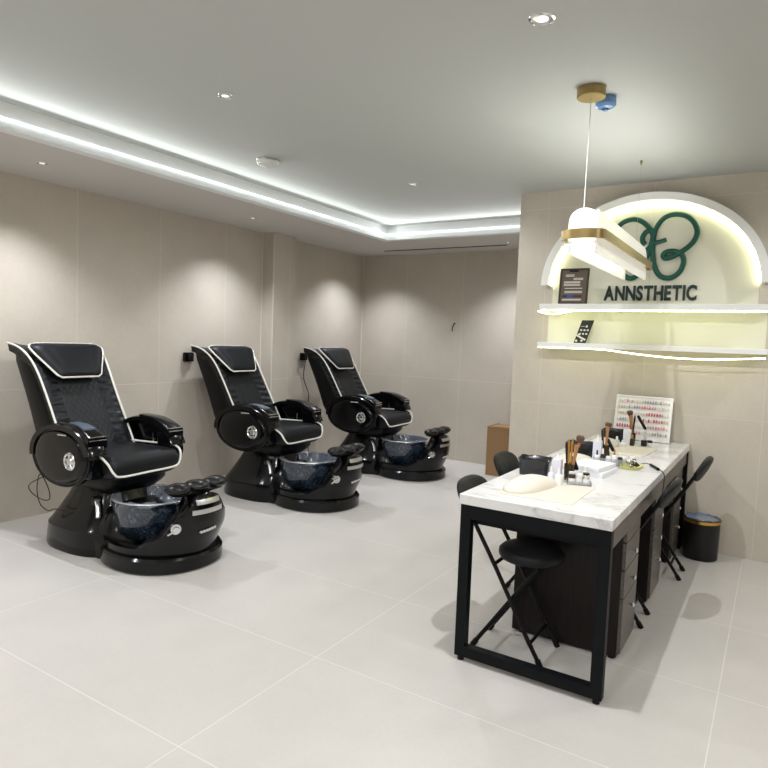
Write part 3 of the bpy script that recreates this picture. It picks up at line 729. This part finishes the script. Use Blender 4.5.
# station 3
brush_cup(-.885, 4.88, 'bronze brush cup in front of the swatch board')
for a in [(-.885, 4.88, -.05, .0, .20, 'copper', 'copper handled brush in front of the swatch board'), (-.885, 4.885, .06, .05, .20, 'dark', 'dark brush in front of the swatch board'), (-.888, 4.885, -.1, .05, .235, 'fan', 'fluffy brush in front of the swatch board')]: brush(*a)
label_box(-.905, 4.82, .05, .04, .115, m_box, 'white dispenser in front of the swatch board', pump=False)
bottle(-.955, 4.72, .07, .020, m_jar, m_teal, 'pale teal bottle in front of the swatch board')
bottle(-.865, 4.80, .085, .016, m_gold, m_cupm, 'bronze bottle with gold cap in front of the swatch board')
bottle(-.91, 4.70, .05, .022, m_jar, m_jar, 'short white bottle beside the pale teal bottle')
jar(-.79, 4.83, .02, .042, m_cable, m_cable, 'small black jar, left one below the swatch board')
jar(-.755, 4.86, .018, .04, m_jar, m_cable, 'small black and white jar, right one below the swatch board')
pen(-.80, 4.93, TZ+.115, (-.5, .0, .8), .115, 'black pen standing against the swatch board')
MB_h = MB().tube([(-.80, 4.93, TZ), (-.80, 4.93, TZ+.115)], [.012, .008], 12).build('pen_holder', m_clear); tag(MB_h, 'clear pen stand holding a black pen by the swatch board', 'pen stand')
# cord with adapter
cp = cr([(-.70, 4.04, TZ+.004), (-.68, 4.06, TZ+.004), (-.65, 4.12, TZ+.004), (-.615, 4.05, TZ+.008)][::1], 8)
cdo = thing('charger_cord', 'thin grey cord with black plug lying across the marble top', 'cord', (0, 0, 0))
MB().tube(cp, .0025, 6).build('wire', mat('grey_cord', (120, 118, 114), .5), cdo)
MB().tube([(-.615, 4.05, TZ+.009), (-.555, 3.93, TZ+.009)], .009, 10).build('plug', m_black2, cdo)
MB().tube(cr([(-.555, 3.93, TZ+.009), (-.53, 3.90, TZ+.005), (-.515, 3.89, .78), (-.515, 3.87, .70), (-.517, 3.86, .64)], 6), .003, 6).build('tail', m_cable, cdo)
# swatch board
bd = thing('swatch_board', 'white board with rows of nail colour swatches leaning on the wall', 'board', (-.865, 5.115, TZ+.004)); bd.rotation_euler = (R(-14), 0, 0)
MB().box(-.205, .205, 0, .012, 0, .345).build('panel', m_board, bd, bevel=.002)
MB().box(-.205, .205, -.006, 0, .333, .345).box(-.205, .205, -.006, 0, 0, .01).box(-.205, -.196, -.006, 0, .01, .333).box(.196, .205, -.006, 0, .01, .333).build('border', m_white, bd)
rnd = random.Random(5)
rows = [(.30, [7, 4, 5, 7]), (.255, [4, 3, 3, 1, 2, 1, 7, 7]), (.205, [4, 4, 7, 7, 2, 0, 7]), (.155, [5, 7, 7, 0, 0, 2, 4]), (.105, [0, 2, 7, 7, 1, 1, 1]), (.055, [7, 7, 5, 7, 5, 5])]
for z, pal in rows:
    mb = MB(); nn = 20
    for i in range(nn):
        mb.cur = pal[min(len(pal)-1, int(i*len(pal)/nn))] if rnd.random() < .8 else rnd.choice([7, 5, 1])
        x = -.178+.356*i/(nn-1); mb.tube([(x, -.003, z-.012), (x, -.005, z), (x, -.003, z+.014)], [.006, .007, .003], 6)
    mb.build('swatch_row', SW, bd)

# ------------------------------------------------------------------ sign wall: arch, shelves, logo, lettering
AX, AZ, AA, AB = -.905, 2.0, .81, .682
ar = thing('sign_arch', 'white half round arch with inner light strip above the shelves', 'arch', (AX, YA, AZ))
K = 72; rs = []
for i in range(K+1):
    a = PI*i/K; c, s_ = math.cos(a), math.sin(a)
    o_, i_ = (AA*c, AB*s_), ((AA-.055)*c, (AB-.055)*s_)
    rs.append([(o_[0], 0, o_[1]), (o_[0], -.13, o_[1]), (i_[0], -.13, i_[1]), (i_[0], 0, i_[1])])
MB().rings(rs).build('arch_body', m_white, ar, smooth=30)
MB().tube([((AA-.064)*math.cos(PI*i/K), -.03, (AB-.064)*math.sin(PI*i/K)) for i in range(K+1)], .006, 8).build('led_strip', m_led_a, ar)
m_cream_p = mat('cream_panel', (222, 221, 203), .45)
bp = MB(); pp_ = [(-.745*math.cos(PI*i/40), .62*math.sin(PI*i/40)) for i in range(41)]
for xa, xb in ((-.745, .004), (.006, .745)):
    q = [(x, z) for x, z in pp_ if xa-.001 <= x <= xb+.001]
    q = [(xa, -.158)] + ([(xa, 0)] if xa < -.7 else []) + q + ([] if xa < -.7 else []) + [(xb, -.158)]
    q = [q[0]] + ([(xa, pp_[20][1])] if xa > -.7 else []) + [p for p in q[1:-1]] + ([(xb, pp_[20][1])] if xb < .7 else []) + [q[-1]]
    bp.prism(q, lambda u, v, s_: (u, -.005*s_, v))
bp.box(-.77, .81, -.005, 0, -.47, -.205)
bp = bp.build('back_panel', m_cream_p, ar, smooth=0)
def shelf(z, h_, lab, sag):
    t = thing('wall_shelf', lab, 'shelf', (AX, YA, z), 0, 'white shelves on the sign wall')
    MB().box(-.79, .83, -.20, 0, -h_, 0).build('board', m_white, t, bevel=.003)
    MB().tube(cr(sag, 8), .0042, 8).build('led_strip', m_led_w, t); return t
up_shelf = shelf(1.842, .044, 'upper white shelf under the green lettering', [(-.78, -.185, -.052), (.1, -.185, -.052), (.83, -.185, -.052)])
shelf(1.532, .036, 'lower white shelf with a sagging light strip', [(-.785, -.19, -.043), (-.45, -.19, -.043), (-.25, -.19, -.046), (.0, -.19, -.070), (.25, -.19, -.086), (.5, -.19, -.084), (.82, -.19, -.062)])
lp = cr([(-.80, -.19, 1.78-1.838), (-.76, -.19, 1.765-1.838), (-.68, -.19, 1.757-1.838), (-.6, -.19, 1.765-1.838), (-.53, -.19, 1.78-1.838)], 6)
lo = MB().tube(lp, .004, 8).build('loose_led_strip', m_led_w, up_shelf)
# framed certificate, display card
fr = thing('picture_frame', 'brown framed certificate standing on the upper shelf', 'picture frame', (-1.437, 5.085, 1.839)); fr.rotation_euler = (R(-6), 0, 0)
MB().box(-.115, .115, 0, .015, 0, .015).box(-.115, .115, 0, .015, .275, .29).box(-.115, -.10, 0, .015, .015, .275).box(.10, .115, 0, .015, .015, .275).build('frame', m_wframe, fr, bevel=.002)
ce = MB().box(-.10, .10, .004, .012, .015, .275).build('certificate', m_cert, fr)
mb = MB()
for z, a, b in [(.238, -.07, 0), (.228, -.07, 0), (.21, -.005, .07), (.20, -.005, .07), (.183, -.08, .05), (.175, -.08, .05), (.163, -.08, .05), (.153, -.08, .05), (.13, -.07, .07), (.105, -.07, .07), (.095, -.07, .07), (.035, -.085, .065), (.042, -.085, .065)]: mb.box(a, b, .0028, .004, z-.0028, z+.0025)
mb.build('printed_lines', m_paper, ce)
MB().box(-.085, -.05, .0028, .004, .056, .075).build('colour_bar', mat('bar_dark', (40, 34, 60), .4), ce)
MB().box(-.05, .0, .0028, .004, .056, .075).build('colour_bar', mat('bar_blue', (40, 70, 150), .4), ce)
MB().box(0, .07, .0028, .004, .056, .075).build('colour_bar', mat('bar_wine', (70, 30, 44), .4), ce)
MB().box(-.04, .03, .0, .0035, .262, .274).build('clip_mark', m_dark, ce)
cdp = thing('display_card', 'black card with white symbols leaning on the lower shelf', 'card', (-1.375, 5.15, 1.533)); cdp.rotation_euler = (R(-5), 0, 0)
k = .055
MB().prism([(-.05, .0), (.045, .0), (.045+k, .185), (-.05+k, .185)], lambda u, v, s_: (u, .004*s_, v)).build('sheet', mat('card_black', (22, 26, 24), .3), cdp)
mb = MB()
def sq(cx, cz, w, h_): mb.box(cx-w/2, cx+w/2, -.0015, -.0003, cz-h_/2, cz+h_/2)
for r_, cz in enumerate([.105, .075]):
    for q in range(3): sq(-.028+q*.026+.3*cz, cz, .015, .013)
sq(.045, .135, .014, .016); sq(.015, .135, .03, .003); sq(-.03, .018, .016, .016); sq(.012, .02, .016, .014); sq(-.012, .068, .02, .01)
mb.prism([(-.035, .058), (-.028, .068), (.045, .033), (.038, .020)], lambda u, v, s_: (u, -.0015+.001*s_, v))
mb.build('symbols', m_paper, cdp)

# lettering
def glyph(ch):
    cu = bpy.data.curves.new('g', 'FONT'); cu.body = ch; cu.size = 1; cu.extrude = .03; cu.offset = .034; cu.resolution_u = 6
    o = bpy.data.objects.new('g', cu); me = bpy.data.meshes.new_from_object(o); bpy.data.objects.remove(o); bpy.data.curves.remove(cu)
    return me
word = 'ANNSTHETIC'; sg = thing('wall_sign', 'dark green raised lettering above the upper shelf', 'sign', (-1.232, YA-.012, 1.880))
ms = [glyph(c) for c in word]; ext = []
for me in ms:
    xs = [v.co.x for v in me.vertices]; ys = [v.co.y for v in me.vertices]; ext.append((min(xs), max(xs), min(ys), max(ys)))
caph = ext[0][3]-ext[0][2]; gap = .10*caph; tot = sum(e[1]-e[0] for e in ext)+gap*9
sx_ = .672/tot; sz_ = .116/caph; cur = 0
for ch, me, e in zip(word, ms, ext):
    for v in me.vertices:
        x, y, z = v.co; v.co = ((x-e[0]+cur)*sx_, -z*.22, (y-ext[0][2])*sz_)
    cur += e[1]-e[0]+gap
    me.materials.clear(); me.materials.append(m_text)
    for p in me.polygons: p.material_index = 0; p.use_smooth = False
    o = bpy.data.objects.new('letter_' + ch.lower(), me); C.objects.link(o); o.parent = sg
# butterfly monogram
lg = thing('butterfly_logo', 'green looping butterfly emblem mounted above the lettering', 'emblem', (-.884, YA-.03, 0))
def stroke(name, pts, closed=False, r=.0195):
    MB().tube([(p[0], 0, p[1]) for p in [(q.x, q.y) for q in cr([(a, b, 0) for a, b in pts], 10, closed)]], r, 12, closed, flat=.75, fixn=(0, 1, 0)).build(name, m_green, lg, smooth=60)
def cvt(L): return [((590+x/5.908), (180+y/5.908)) for x, y in L]
rw = [(.010, 2.17), (.000, 2.25), (-.002, 2.34), (.012, 2.42), (.05, 2.485), (.10, 2.518), (.16, 2.523), (.225, 2.503), (.275, 2.455), (.30, 2.39), (.288, 2.33), (.255, 2.285), (.205, 2.245), (.15, 2.212), (.10, 2.198), (.078, 2.212), (.085, 2.237), (.12, 2.25), (.165, 2.245), (.205, 2.222), (.222, 2.17), (.205, 2.105), (.165, 2.062), (.12, 2.048), (.07, 2.062), (.035, 2.105), (.010, 2.17)]
stroke('right_wing', rw)
lw = [(-.005, 2.38), (-.03, 2.425), (-.07, 2.47), (-.12, 2.50), (-.17, 2.506), (-.225, 2.49), (-.265, 2.455), (-.292, 2.39), (-.285, 2.33), (-.25, 2.28), (-.20, 2.24)]
stroke('left_wing', lw)
stroke('left_hook', [(-.058, 2.308), (-.075, 2.33), (-.078, 2.365), (-.06, 2.40), (-.03, 2.415), (.005, 2.41)])
stroke('stem', [(-.005, 2.425), (-.008, 2.34), (-.025, 2.26), (-.055, 2.17), (-.09, 2.09), (-.13, 2.055), (-.17, 2.055), (-.21, 2.085), (-.225, 2.14), (-.20, 2.20), (-.15, 2.235)])
stroke('crossbar', [(-.06, 2.24), (-.03, 2.28), (.01, 2.315), (.05, 2.325), (.092, 2.338)], r=.017)

# ------------------------------------------------------------------ pendant lamp
pl = thing('pendant_lamp', 'long pendant lamp of white acrylic in a brass band over the nail table', 'pendant lamp', (-.89, 3.98, 2.0))
yn, yf = -.68, .70
def plate(x):
    poly = [(yn+.0, -.02), (yf, -.02), (yf, .115), (yf-.02, .155), (yf-.06, .180), (yf-.12, .19), (yn+.0, .20)] if x > 0 else [(yn+.0, -.02), (yf, -.02), (yf, .10), (yf-.02, .12), (yf-.06, .13), (yn, .13)]
    return MB().prism(poly, lambda u, v, s_: (x+.010*s_-.005, u, v))
for x in (-.075, .06): plate(x).build('side_panel', m_acryl, pl, bevel=.003)
poly = []
for i in range(21):
    a = PI*i/20; poly.append((.072*math.cos(a), .125+.082*math.sin(a)**.8 if a > PI/2 else .165+.042*math.sin(a)))
poly += [(-.072, .03), (.072, .03)]
MB().prism(poly, lambda u, v, s_: (u-.007, yn-.005-.012*s_, v)).build('end_panel', m_acryl, pl, bevel=.003)
MB().box(-.067, .052, yn+.01, yf-.02, .07, .082).build('light_tray', m_lamp, pl)
def loop(rx, y0, y1, z):
    o = []
    for i in range(16): a = PI*i/15; o.append((rx*math.cos(a), y1-rx*.7+rx*.7*math.sin(a), z))
    for i in range(16): a = PI+PI*i/15; o.append((rx*math.cos(a), y0+rx*.7+rx*.7*math.sin(a), z))
    return o
z0, z1 = .045, .092
MB().rings([loop(.112, yn-.09, yf+.02, z0), loop(.112, yn-.09, yf+.02, z1), loop(.104, yn-.082, yf+.012, z1), loop(.104, yn-.082, yf+.012, z0)], closed=True).build('brass_band', m_brass, pl, smooth=30)
for y in (yn-.003, .67): MB().box(-.104, .104, y-.006, y+.006, .06, .075).build('bracket', m_brass, pl)
MB().tube([(-.007, yn-.012, .2), (-.0, yn-.02, .79-.04)], .0022, 6).build('cord', mat('lamp_cord', (205, 205, 200), .5), pl)
MB().tube([(-.007, .67, .0745), (-.007, .67, .79-.02)], .0008, 6).build('wire', m_chrome, pl)
MB().lathe((.002, yn-.03, .79), [(.07, 0), (.07, -.045), (.066, -.048), (.0, -.048)], 36).build('ceiling_canopy', m_brass, pl)
MB().lathe((-.007, .67, .79), [(.008, 0), (.008, -.012), (.005, -.02), (.003, -.03)], 14).build('hook', m_brass, pl)
cap_ = thing('sprinkler_cap', 'translucent blue plastic cap on the ceiling beside the brass canopy', 'sprinkler cover', (-.852, 3.42, ZC))
MB().lathe((0, 0, 0), [(.048, 0), (.052, -.02), (.053, -.04), (.04, -.052), (.02, -.058), (.018, -.05), (0, -.05)], 12).build('cap', m_blue, cap_, smooth=20)
MB().lathe((0, 0, 0), [(.012, -.05), (.013, -.066), (.004, -.07)], 12).build('core', m_blue, cap_)
# upward light of the pendant's diode tray
def area(name, loc, sx, sy, e, rot=(0, 0, 0), col=(1, .98, .94)):
    l = bpy.data.lights.new(name, 'AREA'); l.shape = 'RECTANGLE'; l.size = sx; l.size_y = sy; l.energy = e; l.color = col
    o = bpy.data.objects.new(name, l); C.objects.link(o); o.location = loc; o.rotation_euler = rot

def cove_lamp(loc, length, e, direction):
    l = bpy.data.lights.new('cove_lamp', 'AREA'); l.shape = 'RECTANGLE'; l.size = length; l.size_y = .012; l.energy = e; l.color = (.95, 1, .985); l.spread = R(100)
    o = bpy.data.objects.new('cove_lamp', l); C.objects.link(o); d = Vector(direction).normalized()
    x = Vector((0, 1, 0)) if abs(d.x) > .5 else Vector((1, 0, 0)); z = -d; y = z.cross(x)
    o.matrix_world = Matrix(((x.x, y.x, z.x, loc[0]), (x.y, y.y, z.y, loc[1]), (x.z, y.z, z.z, loc[2]), (0, 0, 0, 1)))
cove_lamp((CX-.008, (YF+CY)/2, ZS+.068), CY-YF-.06, 14, (1, 0, .2))
cove_lamp(((CX+XA)/2, CY+.008, ZS+.068), XA-CX-.06, 3.4, (0, -1, .2))

area('pendant_uplight', (-.897, 3.98, 2.092), .08, 1.25, 4.4, (PI, 0, 0), (1, 1, .95))
# ------------------------------------------------------------------ camera, world, view
cam = bpy.data.cameras.new('camera'); co = bpy.data.objects.new('camera', cam); C.objects.link(co)
f_px, yaw, pit, rol = 630.308, R(32.01153), R(4.00691), R(2.15144)
cy_, sy_ = math.cos(yaw), math.sin(yaw)
fw = Vector((-sy_*math.cos(pit), cy_*math.cos(pit), -math.sin(pit))); rt = Vector((cy_, sy_, 0)); up = rt.cross(fw)
r2 = rt*math.cos(rol)+up*math.sin(rol); u2 = -rt*math.sin(rol)+up*math.cos(rol)
M = Matrix(((r2.x, u2.x, -fw.x, 0), (r2.y, u2.y, -fw.y, 0), (r2.z, u2.z, -fw.z, 1.5), (0, 0, 0, 1)))
co.matrix_world = M
cam.sensor_fit = 'HORIZONTAL'; cam.sensor_width = 36; cam.lens = 36*f_px/768; cam.clip_start = .05
bpy.context.scene.camera = co
w = bpy.data.worlds.new('world'); bpy.context.scene.world = w; w.use_nodes = True
w.node_tree.nodes['Background'].inputs[0].default_value = (.9, .92, 1, 1); w.node_tree.nodes['Background'].inputs[1].default_value = .0
vs = bpy.context.scene.view_settings
vs.view_transform = 'Standard'; vs.look = 'None'; vs.gamma = 1; vs.use_curve_mapping = False; vs.exposure = 0.2
